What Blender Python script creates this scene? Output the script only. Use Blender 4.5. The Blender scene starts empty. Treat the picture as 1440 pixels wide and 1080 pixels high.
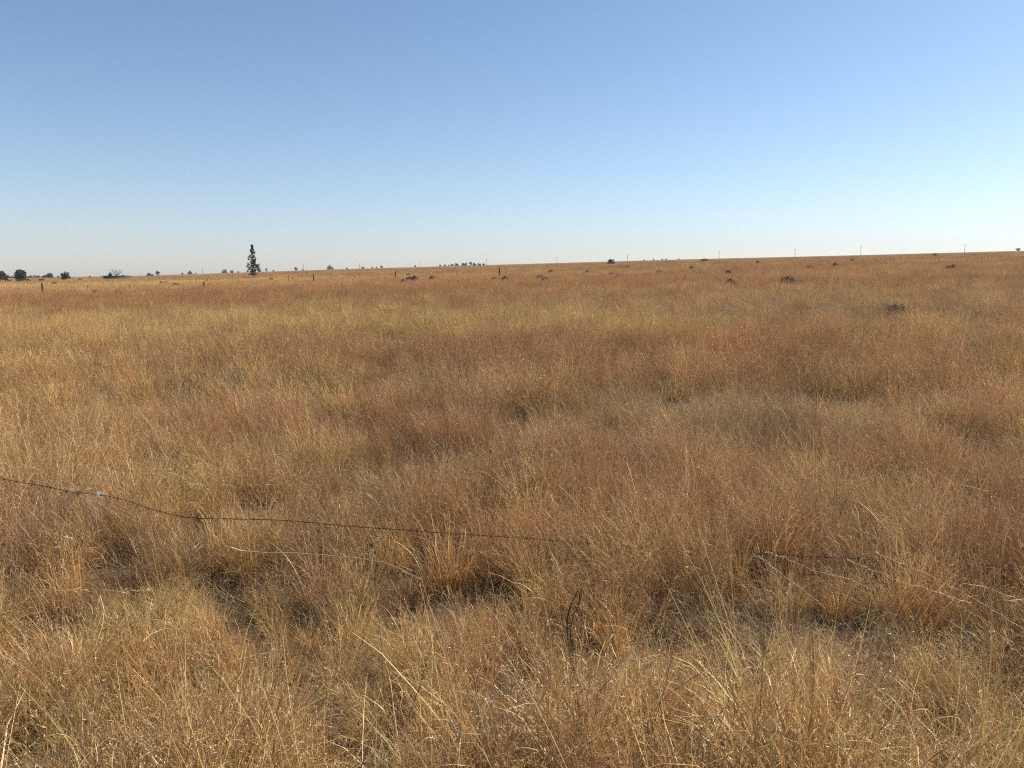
import bpy, bmesh, math, random
import numpy as np
from mathutils import Vector

R = math.radians
SC = bpy.context.scene
COL = SC.collection
random.seed(7)
RNG = np.random.default_rng(11)

# ------------------------------------------------------------------ camera
H = 2.0                       # eye height above the ground
F = 1130.0                    # focal length in pixels of the 1440 wide photograph
PITCH = math.atan((540 - 388) / F)
cam = bpy.data.cameras.new('camera')
cam.sensor_fit = 'HORIZONTAL'
cam.angle = 2 * math.atan(720 / F)
cam.clip_start = 0.05
cam.clip_end = 20000
camo = bpy.data.objects.new('camera', cam)
COL.objects.link(camo)
camo.location = (0, 0, H)
camo.rotation_euler = (R(90) - PITCH, 0, 0)
SC.camera = camo

# ------------------------------------------------------------------ light
SUN_EL, SUN_AZ = R(40), R(66)          # azimuth clockwise from the view direction (+Y)
world = bpy.data.worlds.new('World')
SC.world = world
world.use_nodes = True
wn = world.node_tree.nodes
wl = world.node_tree.links
bg = wn['Background']
sky = wn.new('ShaderNodeTexSky')
sky.sky_type = 'NISHITA'
sky.sun_disc = False
sky.sun_elevation = SUN_EL
sky.sun_rotation = SUN_AZ
sky.altitude = 1400
sky.air_density = 1.0
sky.dust_density = 1.5
sky.ozone_density = 2.2
# dry air: slightly deeper blue overhead, slightly warmer dust along the whole horizon
tcw = wn.new('ShaderNodeTexCoord'); sxyz = wn.new('ShaderNodeSeparateXYZ'); wl.new(tcw.outputs['Generated'], sxyz.inputs[0])
rmp = wn.new('ShaderNodeValToRGB'); wl.new(sxyz.outputs[2], rmp.inputs[0])
rmp.color_ramp.elements[0].position = 0.0; rmp.color_ramp.elements[0].color = (1.0, .94, .99, 1)
rmp.color_ramp.elements[1].position = .36; rmp.color_ramp.elements[1].color = (.83, .94, .98, 1)
e_ = rmp.color_ramp.elements.new(.10); e_.color = (.93, .96, .98, 1)
wmx = wn.new('ShaderNodeMix'); wmx.data_type = 'RGBA'; wmx.blend_type = 'MULTIPLY'; wmx.inputs[0].default_value = 1
wl.new(sky.outputs[0], wmx.inputs[6]); wl.new(rmp.outputs[0], wmx.inputs[7]); wl.new(wmx.outputs[2], bg.inputs[0])
bg.inputs[1].default_value = 0.117
sun = bpy.data.lights.new('sun', 'SUN')
sun.energy = 5.0
sun.angle = R(0.53)
sun.color = (1.0, 0.90, 0.73)
suno = bpy.data.objects.new('sun', sun)
COL.objects.link(suno)
d = Vector((math.sin(SUN_AZ) * math.cos(SUN_EL), math.cos(SUN_AZ) * math.cos(SUN_EL), math.sin(SUN_EL)))
suno.rotation_euler = d.to_track_quat('Z', 'Y').to_euler()
vs = SC.view_settings
vs.view_transform = 'Standard'
vs.look = 'None'
vs.exposure = 0.35
vs.gamma = 1.0
vs.use_curve_mapping = False
cy = SC.cycles
cy.use_denoising = False
cy.pixel_filter_type = 'BLACKMAN_HARRIS'
cy.filter_width = 1.1
cy.max_bounces = 5
cy.diffuse_bounces = 3
cy.transmission_bounces = 3
cy.glossy_bounces = 2
cy.volume_bounces = 0
cy.caustics_reflective = False
cy.caustics_refractive = False
cy.sample_clamp_indirect = 4.0

# ------------------------------------------------------------------ helpers
def tag(o, label=None, cat=None, group=None, kind=None):
    if label: o['label'] = label
    if cat: o['category'] = cat
    if group: o['group'] = group
    if kind: o['kind'] = kind
    return o

def vnoise(x, y, seed=0):
    """smooth value noise 0..1 on numpy arrays"""
    x = np.asarray(x, float); y = np.asarray(y, float)
    xi = np.floor(x); yi = np.floor(y)
    fx = x - xi; fy = y - yi
    fx = fx * fx * (3 - 2 * fx); fy = fy * fy * (3 - 2 * fy)
    def h(a, b):
        v = np.sin(a * 127.1 + b * 311.7 + seed * 74.7) * 43758.5453
        return v - np.floor(v)
    a = h(xi, yi); b = h(xi + 1, yi); c = h(xi, yi + 1); e = h(xi + 1, yi + 1)
    return (a * (1 - fx) + b * fx) * (1 - fy) + (c * (1 - fx) + e * fx) * fy

def fbm(x, y, seed=0, n=3):
    s = 0; a = 1; t = 0
    for i in range(n):
        s = s + a * vnoise(x * 2 ** i + 13.3 * i, y * 2 ** i - 7.1 * i, seed + i)
        t += a; a *= 0.55
    return s / t

cp, sp = math.cos(PITCH), math.sin(PITCH)
def pix_dir(px, py):
    u = (px - 720) / F; v = (540 - py) / F
    return u, cp + v * sp, -sp + v * cp
def pix_az(px, py=385):
    x, y, z = pix_dir(px, py)
    return math.atan2(x, y)
def at(px, py, Y):
    x, y, z = pix_dir(px, py)
    return Vector((x / y * Y, Y, H + z / y * Y))

# skyline of the photograph -> slope of the land in every direction
HX = [-900, -300, 0, 100, 200, 340, 480, 720, 960, 1200, 1440, 1900, 2600]
HY = [380, 389, 390, 389.3, 387.8, 383.2, 378.4, 371.6, 364.6, 358.9, 352.4, 346, 345]
haz, hel = [], []
for px, py in zip(HX, HY):
    x, y, z = pix_dir(px, py)
    haz.append(math.atan2(x, y)); hel.append(z / math.hypot(x, y))
haz = [-math.pi, -2.0] + haz + [2.0, math.pi]
hel = [-0.002, -0.002] + hel + [0.02, -0.002]
_a = np.linspace(-math.pi, math.pi, 4001)
_s = np.interp(_a, haz, hel)
_k = np.exp(-0.5 * (np.arange(-60, 61) / 14.0) ** 2); _k /= _k.sum()
_s = np.convolve(np.r_[_s[-61:-1], _s, _s[1:61]], _k, 'valid')
CREST = 1500.0
CC = H / CREST ** 2
DEL = 2 * math.sqrt(CC * H)
def terrain(x, y):
    x = np.asarray(x, float); y = np.asarray(y, float)
    r = np.hypot(x, y); az = np.arctan2(x, y)
    s = np.interp(az, _a, _s)
    z = r * (s + DEL) - CC * r * r
    near = np.clip(r / 12, 0, 1)
    z = z + near * 0.22 * (fbm(x / 26, y / 26, 5) - 0.5) * np.clip(90 / np.maximum(r, 1), 0, 1)
    z = z + 0.10 * (fbm(x / 1.3, y / 1.3, 9, 2) - 0.5) * np.clip(30 / np.maximum(r, 1), 0, 1)
    return z
def T(x, y):
    return float(terrain(np.array([x]), np.array([y]))[0])
_r = np.geomspace(1.5, CREST * 0.8, 1500)
def ground_hit(px, py):
    """where the line of sight through a pixel meets the land: (x, y, z, distance)"""
    dx, dy, dz = pix_dir(px, py)
    h = math.hypot(dx, dy); e = dz / h
    zs = terrain(_r * dx / h, _r * dy / h)
    up = (zs - H) / _r >= e
    i = int(np.argmax(up)) if up.any() else int(np.argmax((zs - H) / _r))
    r = float(_r[i]); x, y = r * dx / h, r * dy / h
    return x, y, T(x, y), r

# ------------------------------------------------------------------ colours of the veld
def blob(x, y, px, py, sx, sy):
    """soft patch centred where a pixel of the photo meets the ground; sx, sy in metres"""
    cx, cyy, _, _ = ground_hit(px, py)
    return np.exp(-((x - cx) / sx) ** 2 - ((y - cyy) / sy) ** 2)

BLOBS_YELLOW = [(60, 470, 9, 5), (300, 474, 8, 5), (560, 474, 7, 4.5), (730, 470, 5, 3.5), (60, 404, 45, 30), (250, 402, 40, 25),
                (60, 970, .8, .5), (330, 1010, .9, .5), (640, 960, .5, .35), (250, 900, .5, .3), (480, 980, .4, .3), (150, 700, 1.2, .9), (80, 600, 2, 2), (1080, 1040, .7, .3)]
BLOBS_RED = [(100, 425, 16, 11), (430, 415, 25, 14), (680, 512, 4.5, 1.8), (900, 510, 4, 2), (620, 640, 1.6, 1.2), (1440, 850, .5, .5),
             (300, 640, 1.3, 1), (800, 700, 1.3, .7), (20, 950, .4, .2), (1250, 1030, .6, .3), (980, 760, .6, .4), (700, 930, .5, .3)]
BLOBS_GREY = [(1380, 415, 12, 7), (880, 445, 5, 4), (240, 560, 1.8, 1.3), (1000, 600, 2.4, 1.6), (540, 700, 1.0, .6), (1000, 900, .6, .3),
              (1230, 930, .5, .25), (900, 640, 1.5, 1), (1210, 450, 6, 5), (560, 560, 2, 1.4), (120, 452, 9, 4)]
def weights(x, y):
    """shares of red panicle grass, straw grass, grey grass"""
    r = np.hypot(x, y)
    big = fbm(x / 18, y / 18, 21); mid = fbm(x / 3.2, y / 3.2, 33); sml = fbm(x / .8, y / .8, 41)
    far = fbm(x / 90, y / 45, 57)
    red = 0.95 + 1.0 * (big - .5) + 1.2 * (mid - .5) + 1.2 * (sml - .5) + .8 * (far - .5)
    yel = 0.55 + 1.1 * (fbm(x / 15, y / 9, 71) - .5) + 1.1 * (fbm(x / 2.5, y / 2.5, 75) - .5) - 0.012 * x * np.clip(20 / np.maximum(r, 1), 0, 1)
    gry = 0.36 + .30 * np.clip(x / np.maximum(r, 1), -.5, .6) * np.clip(r / 20, .3, 1) + 1.1 * (fbm(x / 11, y / 11, 91) - .5) + 1.2 * (fbm(x / 1.7, y / 1.7, 95) - .5)
    yel = yel + 1.5 * np.exp(-((r - 2.3 + .5 * (sml - .5)) / .6) ** 2) * (sml > .3)  # extra straw colour close by stands in for sunlit grass tips
    gry = gry + .75 * np.clip((r - 30) / 120, 0, 1); red = red - .25 * np.clip((r - 30) / 120, 0, 1)
    for b in BLOBS_YELLOW: g = blob(x, y, *b); yel = yel + 1.2 * g; red = red * (1 - .6 * g); gry = gry * (1 - .7 * g)
    for b in BLOBS_RED: g = blob(x, y, *b); red = red + 1.0 * g; yel = yel * (1 - .6 * g); gry = gry * (1 - .5 * g)
    for b in BLOBS_GREY: g = blob(x, y, *b); gry = gry + .7 * g; yel = yel * (1 - .5 * g); red = red * (1 - .4 * g)
    w = np.stack([np.clip(red, .05, None), np.clip(yel, .03, None), np.clip(gry, .02, None)], -1)
    return w / w.sum(-1, keepdims=True)
HOLLOWS = [(330, 850, .42, .42), (165, 830, .3, .35), (530, 850, .3, .32), (990, 900, .42, .4), (1230, 905, .55, .40), (1420, 740, .4, .4),
           (70, 1075, .35, .22), (500, 1075, .2, .18), (640, 1060, .22, .2), (300, 745, .4, .4), (430, 880, .28, .3), (1380, 960, .25, .25), (1010, 935, .4, .25),
           (830, 930, .22, .25), (270, 560, 1.2, .9), (560, 660, .8, .7), (1120, 860, .3, .3), (700, 850, .22, .3), (1180, 560, .9, .8), (860, 600, .8, .7)]
def bare(x, y):
    h = np.clip((fbm(x / .62, y / .9, 121, 2) - .56) * 4.0, 0, .85)
    for b in HOLLOWS: h = np.maximum(h, .95 * blob(x, y, b[0], b[1] + 28, b[2] * (1.25 if b[1] > 740 else 1), b[3] * (1.55 if b[1] > 740 else 1.1)))
    return h
RED = np.array([.425, .250, .122]); STK = np.array([.74, .54, .31]); YEL = np.array([.675, .412, .172]); GRY = np.array([.45, .316, .172])

def tint(x, y):
    v = .82 + .36 * fbm(x / 1.1, y / 1.1, 141) + .22 * (fbm(x / 30, y / 14, 151) - .5)
    w = .5 + .5 * (fbm(x / 6, y / 6, 161) - .5)
    c = np.stack([v, v * (.97 + .06 * w), v * (.92 + .16 * w)], -1)
    return c

# ------------------------------------------------------------------ materials
def new_mat(name):
    m = bpy.data.materials.new(name); m.use_nodes = True
    nt = m.node_tree; nt.nodes.clear()
    return m, nt, nt.nodes.new('ShaderNodeOutputMaterial')

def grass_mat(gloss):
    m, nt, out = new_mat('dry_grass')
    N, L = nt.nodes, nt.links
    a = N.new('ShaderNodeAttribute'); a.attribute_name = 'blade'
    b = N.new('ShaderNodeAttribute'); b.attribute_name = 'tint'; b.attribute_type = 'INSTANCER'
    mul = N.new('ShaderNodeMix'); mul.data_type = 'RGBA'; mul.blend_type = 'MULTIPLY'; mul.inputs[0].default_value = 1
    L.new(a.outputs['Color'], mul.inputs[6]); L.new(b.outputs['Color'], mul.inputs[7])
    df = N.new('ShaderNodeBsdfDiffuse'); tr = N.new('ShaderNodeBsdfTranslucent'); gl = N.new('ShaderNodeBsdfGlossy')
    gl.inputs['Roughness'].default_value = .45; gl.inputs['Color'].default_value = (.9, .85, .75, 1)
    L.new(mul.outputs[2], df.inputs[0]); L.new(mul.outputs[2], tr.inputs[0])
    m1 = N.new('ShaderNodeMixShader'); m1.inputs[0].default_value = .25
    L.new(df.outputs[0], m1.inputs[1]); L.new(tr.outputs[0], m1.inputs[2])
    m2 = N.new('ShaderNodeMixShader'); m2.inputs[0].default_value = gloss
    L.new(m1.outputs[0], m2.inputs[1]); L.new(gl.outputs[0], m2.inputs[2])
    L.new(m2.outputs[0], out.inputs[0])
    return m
M_GRASS = [grass_mat(g) for g in (.055, .025, .0, .0)]

def plain_mat(name, col, rough=.8, noise=.25, scale=8.0, metal=0.0, bump=0.0):
    m, nt, out = new_mat(name)
    N, L = nt.nodes, nt.links
    p = N.new('ShaderNodeBsdfPrincipled')
    tc = N.new('ShaderNodeTexCoord'); nz = N.new('ShaderNodeTexNoise'); nz.inputs['Scale'].default_value = scale; nz.inputs['Detail'].default_value = 6
    L.new(tc.outputs['Object'], nz.inputs['Vector'])
    cr = N.new('ShaderNodeValToRGB')
    c = np.array(col)
    cr.color_ramp.elements[0].position = .3; cr.color_ramp.elements[1].position = .7
    cr.color_ramp.elements[0].color = (*(c * (1 - noise)), 1); cr.color_ramp.elements[1].color = (*np.clip(c * (1 + noise), 0, 1), 1)
    L.new(nz.outputs[0], cr.inputs[0]); L.new(cr.outputs[0], p.inputs['Base Color'])
    p.inputs['Roughness'].default_value = rough; p.inputs['Metallic'].default_value = metal
    if bump:
        b = N.new('ShaderNodeBump'); b.inputs['Strength'].default_value = bump; L.new(nz.outputs[0], b.inputs['Height']); L.new(b.outputs[0], p.inputs['Normal'])
    L.new(p.outputs[0], out.inputs[0])
    return m
M_BARK = plain_mat('bark', (.13, .085, .055), .9, .3, 3, bump=.4)
M_PALEBARK = plain_mat('pale_bark', (.20, .17, .14), .9, .2, 3)
M_POST = plain_mat('weathered_post', (.065, .042, .030), .85, .3, 6)
M_POLE = plain_mat('grey_pole_wood', (.22, .19, .165), .85, .15, 2)
M_WIRE = plain_mat('rusty_wire', (.09, .048, .030), .6, .4, 40, metal=.3)
M_SOIL = plain_mat('mound_soil', (.12, .070, .040), .95, .35, 3, bump=.8)
M_GREYSOIL = plain_mat('grey_mound_soil', (.085, .064, .048), .95, .35, 3, bump=.8)
M_HEAPSOIL = plain_mat('pale_heap_soil', (.17, .125, .088), .95, .35, 3, bump=.8)
M_TWIG = plain_mat('dark_twig', (.030, .019, .015), .7, .3, 60)
M_STALK = plain_mat('pale_stalk', (.62, .47, .27), .6, .15, 60)
M_TANGLE = plain_mat('tangle_straw', (.60, .43, .24), .8, .25, 40)
M_BROWNSTALK = plain_mat('brown_stalk', (.16, .085, .05), .7, .2, 60)
M_WALL = plain_mat('reservoir_wall', (.055, .048, .045), .8, .3, .6)
M_LIME = plain_mat('pale_concrete', (.62, .58, .50), .8, .1, .6)
M_INS = plain_mat('insulator', (.35, .33, .31), .3, .1, 6)

def leaf_mat(name, col):
    m, nt, out = new_mat(name)
    N, L = nt.nodes, nt.links
    a = N.new('ShaderNodeAttribute'); a.attribute_name = 'leaf'
    mul = N.new('ShaderNodeMix'); mul.data_type = 'RGBA'; mul.blend_type = 'MULTIPLY'; mul.inputs[0].default_value = 1
    mul.inputs[7].default_value = (*col, 1)
    L.new(a.outputs['Color'], mul.inputs[6])
    df = N.new('ShaderNodeBsdfDiffuse'); tr = N.new('ShaderNodeBsdfTranslucent')
    L.new(mul.outputs[2], df.inputs[0]); L.new(mul.outputs[2], tr.inputs[0])
    m1 = N.new('ShaderNodeMixShader'); m1.inputs[0].default_value = .25
    L.new(df.outputs[0], m1.inputs[1]); L.new(tr.outputs[0], m1.inputs[2])
    L.new(m1.outputs[0], out.inputs[0])
    return m
M_GUM = leaf_mat('gum_leaves', (.075, .085, .065))
M_DARKLEAF = leaf_mat('dark_leaves', (.045, .052, .036))
M_BROWNLEAF = leaf_mat('brown_leaves', (.13, .085, .05))
M_OLIVELEAF = leaf_mat('olive_leaves', (.10, .09, .055))

# ------------------------------------------------------------------ mesh from arrays
def mesh_np(name, V, Fc, attr=None, cols=None, mat=None):
    """V (n,3); Fc (m,4) with -1 in the last column for triangles, or (m,3)"""
    me = bpy.data.meshes.new(name)
    V = np.ascontiguousarray(V, np.float32)
    if Fc.shape[1] == 4:
        tri = Fc[:, 3] < 0
        cnt = np.where(tri, 3, 4)
        loops = Fc[np.arange(4)[None, :] < cnt[:, None]]
    else:
        cnt = np.full(len(Fc), 3); loops = Fc.ravel()
    me.vertices.add(len(V)); me.vertices.foreach_set('co', V.ravel())
    me.loops.add(len(loops)); me.loops.foreach_set('vertex_index', loops.astype(np.int32))
    me.polygons.add(len(Fc))
    st = np.r_[0, np.cumsum(cnt)[:-1]].astype(np.int32)
    me.polygons.foreach_set('loop_start', st)
    if attr is not None:
        at_ = me.attributes.new(attr, 'FLOAT_COLOR', 'POINT')
        c4 = np.ones((len(V), 4), np.float32); c4[:, :3] = cols
        at_.data.foreach_set('color', c4.ravel())
    me.update(calc_edges=True)
    if mat: me.materials.append(mat)
    return me

def obj(name, me, parent=None, loc=(0, 0, 0)):
    o = bpy.data.objects.new(name, me); COL.objects.link(o)
    o.location = loc
    if parent: o.parent = parent
    return o
def empty(name, loc, rz=0):
    o = bpy.data.objects.new(name, None); COL.objects.link(o)
    o.location = loc; o.rotation_euler = (0, 0, rz); o.empty_display_size = .2
    return o

# ------------------------------------------------------------------ ground sheet
def build_ground():
    az = np.concatenate([np.linspace(-math.pi, R(-50), 60, endpoint=False), np.linspace(R(-50), R(50), 620, endpoint=False),
                         np.linspace(R(50), math.pi, 60, endpoint=False)])
    rr = np.geomspace(.6, 2600, 300)
    A, RR = np.meshgrid(az, rr)
    X = RR * np.sin(A); Y = RR * np.cos(A)
    Z = terrain(X, Y)
    n, m = X.shape
    V = np.stack([X, Y, Z], -1).reshape(-1, 3)
    V = np.vstack([V, [[0, 0, T(0, 0)]]])
    i = np.arange(n - 1)[:, None] * m + np.arange(m)[None, :]
    j = np.arange(n - 1)[:, None] * m + (np.arange(m)[None, :] + 1) % m
    Fq = np.stack([i, i + m, j + m, j], -1).reshape(-1, 4)
    c = len(V) - 1
    k = np.arange(m)
    Ft = np.stack([np.full(m, c), k, (k + 1) % m, np.full(m, -1)], -1)
    w = weights(X.ravel(), Y.ravel())
    mean = w @ np.stack([RED, YEL, GRY]) * tint(X.ravel(), Y.ravel())
    cols = np.vstack([mean, mean[:1]])
    me = mesh_np('ground', V, np.vstack([Fq, Ft]), 'veld', cols)
    for p in me.polygons: pass
    me.polygons.foreach_set('use_smooth', np.ones(len(me.polygons), bool))
    m_, nt, out = new_mat('veld_soil')
    N, L = nt.nodes, nt.links
    p = N.new('ShaderNodeBsdfPrincipled'); p.inputs['Roughness'].default_value = 1; p.inputs['Specular IOR Level'].default_value = .1
    a = N.new('ShaderNodeAttribute'); a.attribute_name = 'veld'
    geo = N.new('ShaderNodeNewGeometry')
    def nz(scale, detail=5):
        q = N.new('ShaderNodeTexNoise'); q.inputs['Scale'].default_value = scale; q.inputs['Detail'].default_value = detail
        q.inputs['Roughness'].default_value = .65
        L.new(geo.outputs['Position'], q.inputs['Vector']); return q
    n1 = nz(.09); n2 = nz(.9); n3 = nz(14, 8)
    # soil and litter near; beyond the single tufts the sward itself covers the ground
    ln = N.new('ShaderNodeVectorMath'); ln.operation = 'LENGTH'; L.new(geo.outputs['Position'], ln.inputs[0])
    mr = N.new('ShaderNodeMapRange'); mr.inputs[1].default_value = 14; mr.inputs[2].default_value = 160; L.new(ln.outputs['Value'], mr.inputs[0])
    soil = N.new('ShaderNodeValToRGB'); L.new(n3.outputs[0], soil.inputs[0])
    soil.color_ramp.elements[0].position = .35; soil.color_ramp.elements[0].color = (.06, .038, .023, 1)
    soil.color_ramp.elements[1].position = .68; soil.color_ramp.elements[1].color = (.21, .135, .07, 1)
    far = N.new('ShaderNodeMix'); far.data_type = 'RGBA'; far.blend_type = 'MULTIPLY'; far.inputs[0].default_value = 1
    r1 = N.new('ShaderNodeValToRGB'); L.new(n1.outputs[0], r1.inputs[0])
    r1.color_ramp.elements[0].position = .3; r1.color_ramp.elements[0].color = (.50, .50, .50, 1)
    r1.color_ramp.elements[1].position = .7; r1.color_ramp.elements[1].color = (.82, .80, .78, 1)
    r2 = N.new('ShaderNodeValToRGB'); L.new(n2.outputs[0], r2.inputs[0])
    r2.color_ramp.elements[0].position = .3; r2.color_ramp.elements[0].color = (.62, .60, .58, 1)
    r2.color_ramp.elements[1].position = .7; r2.color_ramp.elements[1].color = (1, 1, 1, 1)
    f2 = N.new('ShaderNodeMix'); f2.data_type = 'RGBA'; f2.blend_type = 'MULTIPLY'; f2.inputs[0].default_value = 1
    L.new(a.outputs['Color'], far.inputs[6]); L.new(r1.outputs[0], far.inputs[7])
    L.new(far.outputs[2], f2.inputs[6]); L.new(r2.outputs[0], f2.inputs[7])
    mx = N.new('ShaderNodeMix'); mx.data_type = 'RGBA'; L.new(mr.outputs[0], mx.inputs[0])
    L.new(soil.outputs[0], mx.inputs[6]); L.new(f2.outputs[2], mx.inputs[7])
    L.new(mx.outputs[2], p.inputs['Base Color'])
    b = N.new('ShaderNodeBump'); b.inputs['Strength'].default_value = .6; b.inputs['Distance'].default_value = .05
    L.new(n3.outputs[0], b.inputs['Height']); L.new(b.outputs[0], p.inputs['Normal'])
    L.new(p.outputs[0], out.inputs[0])
    me.materials.append(m_)
    o = obj('ground', me); tag(o, kind='structure')
    o['label'] = 'dry brown soil of the open field rising gently to the right'
build_ground()

# ------------------------------------------------------------------ grass tufts
def ribbons(rng, root, L, th0, kap, phi, w, K, col, tip, pw=1.4, wob=.25, z0=0.0):
    """curved tapering blades; returns V, F, C, centre lines (n,K+1,3) and directions"""
    n = len(L)
    t = np.linspace(0, 1, K + 1)
    th = th0[:, None] + kap[:, None] * t[None] ** pw
    ph = phi[:, None] + np.cumsum(rng.normal(0, wob, (n, K + 1)) / max(K, 1) ** .5, 1)
    D = np.stack([np.sin(th) * np.cos(ph), np.sin(th) * np.sin(ph), np.cos(th)], -1)
    step = (L / K)[:, None, None] * D
    P = np.concatenate([np.zeros((n, 1, 3)), np.cumsum(step[:, :-1], 1)], 1)
    P[:, :, :2] += root[:, None, :]; P[:, :, 2] += z0
    P[:, :, 2] = np.maximum(P[:, :, 2], .01 - .0 * P[:, :, 2])
    psi = rng.uniform(0, math.pi, n)
    S = np.stack([np.cos(psi), np.sin(psi), np.zeros(n)], -1)[:, None, :] * (w[:, None] * (1 - .85 * t[None] ** 1.5) / 2)[:, :, None]
    V = np.stack([P - S, P + S], 2).reshape(-1, 3)
    i = (np.arange(n)[:, None] * (K + 1) + np.arange(K)[None]) * 2
    Fq = np.stack([i, i + 1, i + 3, i + 2], -1).reshape(-1, 4)
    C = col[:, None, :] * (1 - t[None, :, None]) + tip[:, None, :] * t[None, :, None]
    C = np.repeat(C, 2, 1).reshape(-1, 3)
    return V, Fq, C, P, D

def panicle(rng, P, D, col, nb, lo, ln, spike, wd):
    """fine side branches with small spikelets along the upper part of each stem"""
    n, K1, _ = P.shape
    s = rng.uniform(lo, 1, (n, nb)) * (K1 - 1)
    i = np.minimum(s.astype(int), K1 - 2); f = (s - i)[..., None]
    a = np.arange(n)[:, None]
    Q = P[a, i] * (1 - f) + P[a, i + 1] * f
    d = D[a, i] * .8 + rng.normal(0, .55, (n, nb, 3))
    d /= np.linalg.norm(d, axis=-1, keepdims=True)
    l = ln * rng.uniform(.4, 1.2, (n, nb, 1)) * (1.25 - s[..., None] / (K1 - 1))
    E = Q + d * l; E[..., 2] -= l[..., 0] * .25
    sv = rng.normal(0, 1, (n, nb, 3)); sv -= (sv * d).sum(-1, keepdims=True) * d; sv /= np.linalg.norm(sv, axis=-1, keepdims=True)
    q = Q.reshape(-1, 3); e = E.reshape(-1, 3); dd = d.reshape(-1, 3); sv = sv.reshape(-1, 3)
    m = len(q)
    V1 = np.stack([q - sv * wd, q + sv * wd, e], 1).reshape(-1, 3)
    F1 = np.c_[np.arange(m * 3).reshape(-1, 3), np.full(m, -1)]
    sl = spike * rng.uniform(.6, 1.4, (m, 1))
    V2 = np.stack([e - dd * sl * .3, e + sv * sl * .28 + dd * sl * .4, e + dd * sl * 1.3, e - sv * sl * .28 + dd * sl * .4], 1).reshape(-1, 3)
    F2 = np.arange(m * 4).reshape(-1, 4) + len(V1)
    c = np.repeat(np.repeat(col[:, None], nb, 1).reshape(-1, 3), 3, 0)
    c2 = np.repeat(np.repeat(col[:, None], nb, 1).reshape(-1, 3) * rng.uniform(.75, 1.35, (m, 1)), 4, 0)
    return np.vstack([V1, V2]), np.vstack([F1, F2]), np.vstack([c, c2])

class Acc:
    def __init__(s): s.V = []; s.F = []; s.C = []; s.n = 0
    def add(s, V, Fc, C):
        Fc = Fc.copy(); Fc[Fc >= 0] += s.n
        s.V.append(V); s.F.append(Fc); s.C.append(C); s.n += len(V)
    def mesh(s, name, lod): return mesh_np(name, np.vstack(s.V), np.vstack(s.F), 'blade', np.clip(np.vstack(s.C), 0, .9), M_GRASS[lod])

def disc(rng, n, rad, p=.5):
    a = rng.uniform(0, 2 * math.pi, n); r = rad * rng.uniform(0, 1, n) ** p
    return np.stack([r * np.cos(a), r * np.sin(a)], -1), a

def cvar(rng, base, n, s=.42, h=.05):
    v = np.exp(rng.normal(-.03, s, (n, 1)))
    return np.clip(base[None] * v * (1 + rng.normal(0, h, (n, 3))), .01, .9)

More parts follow.
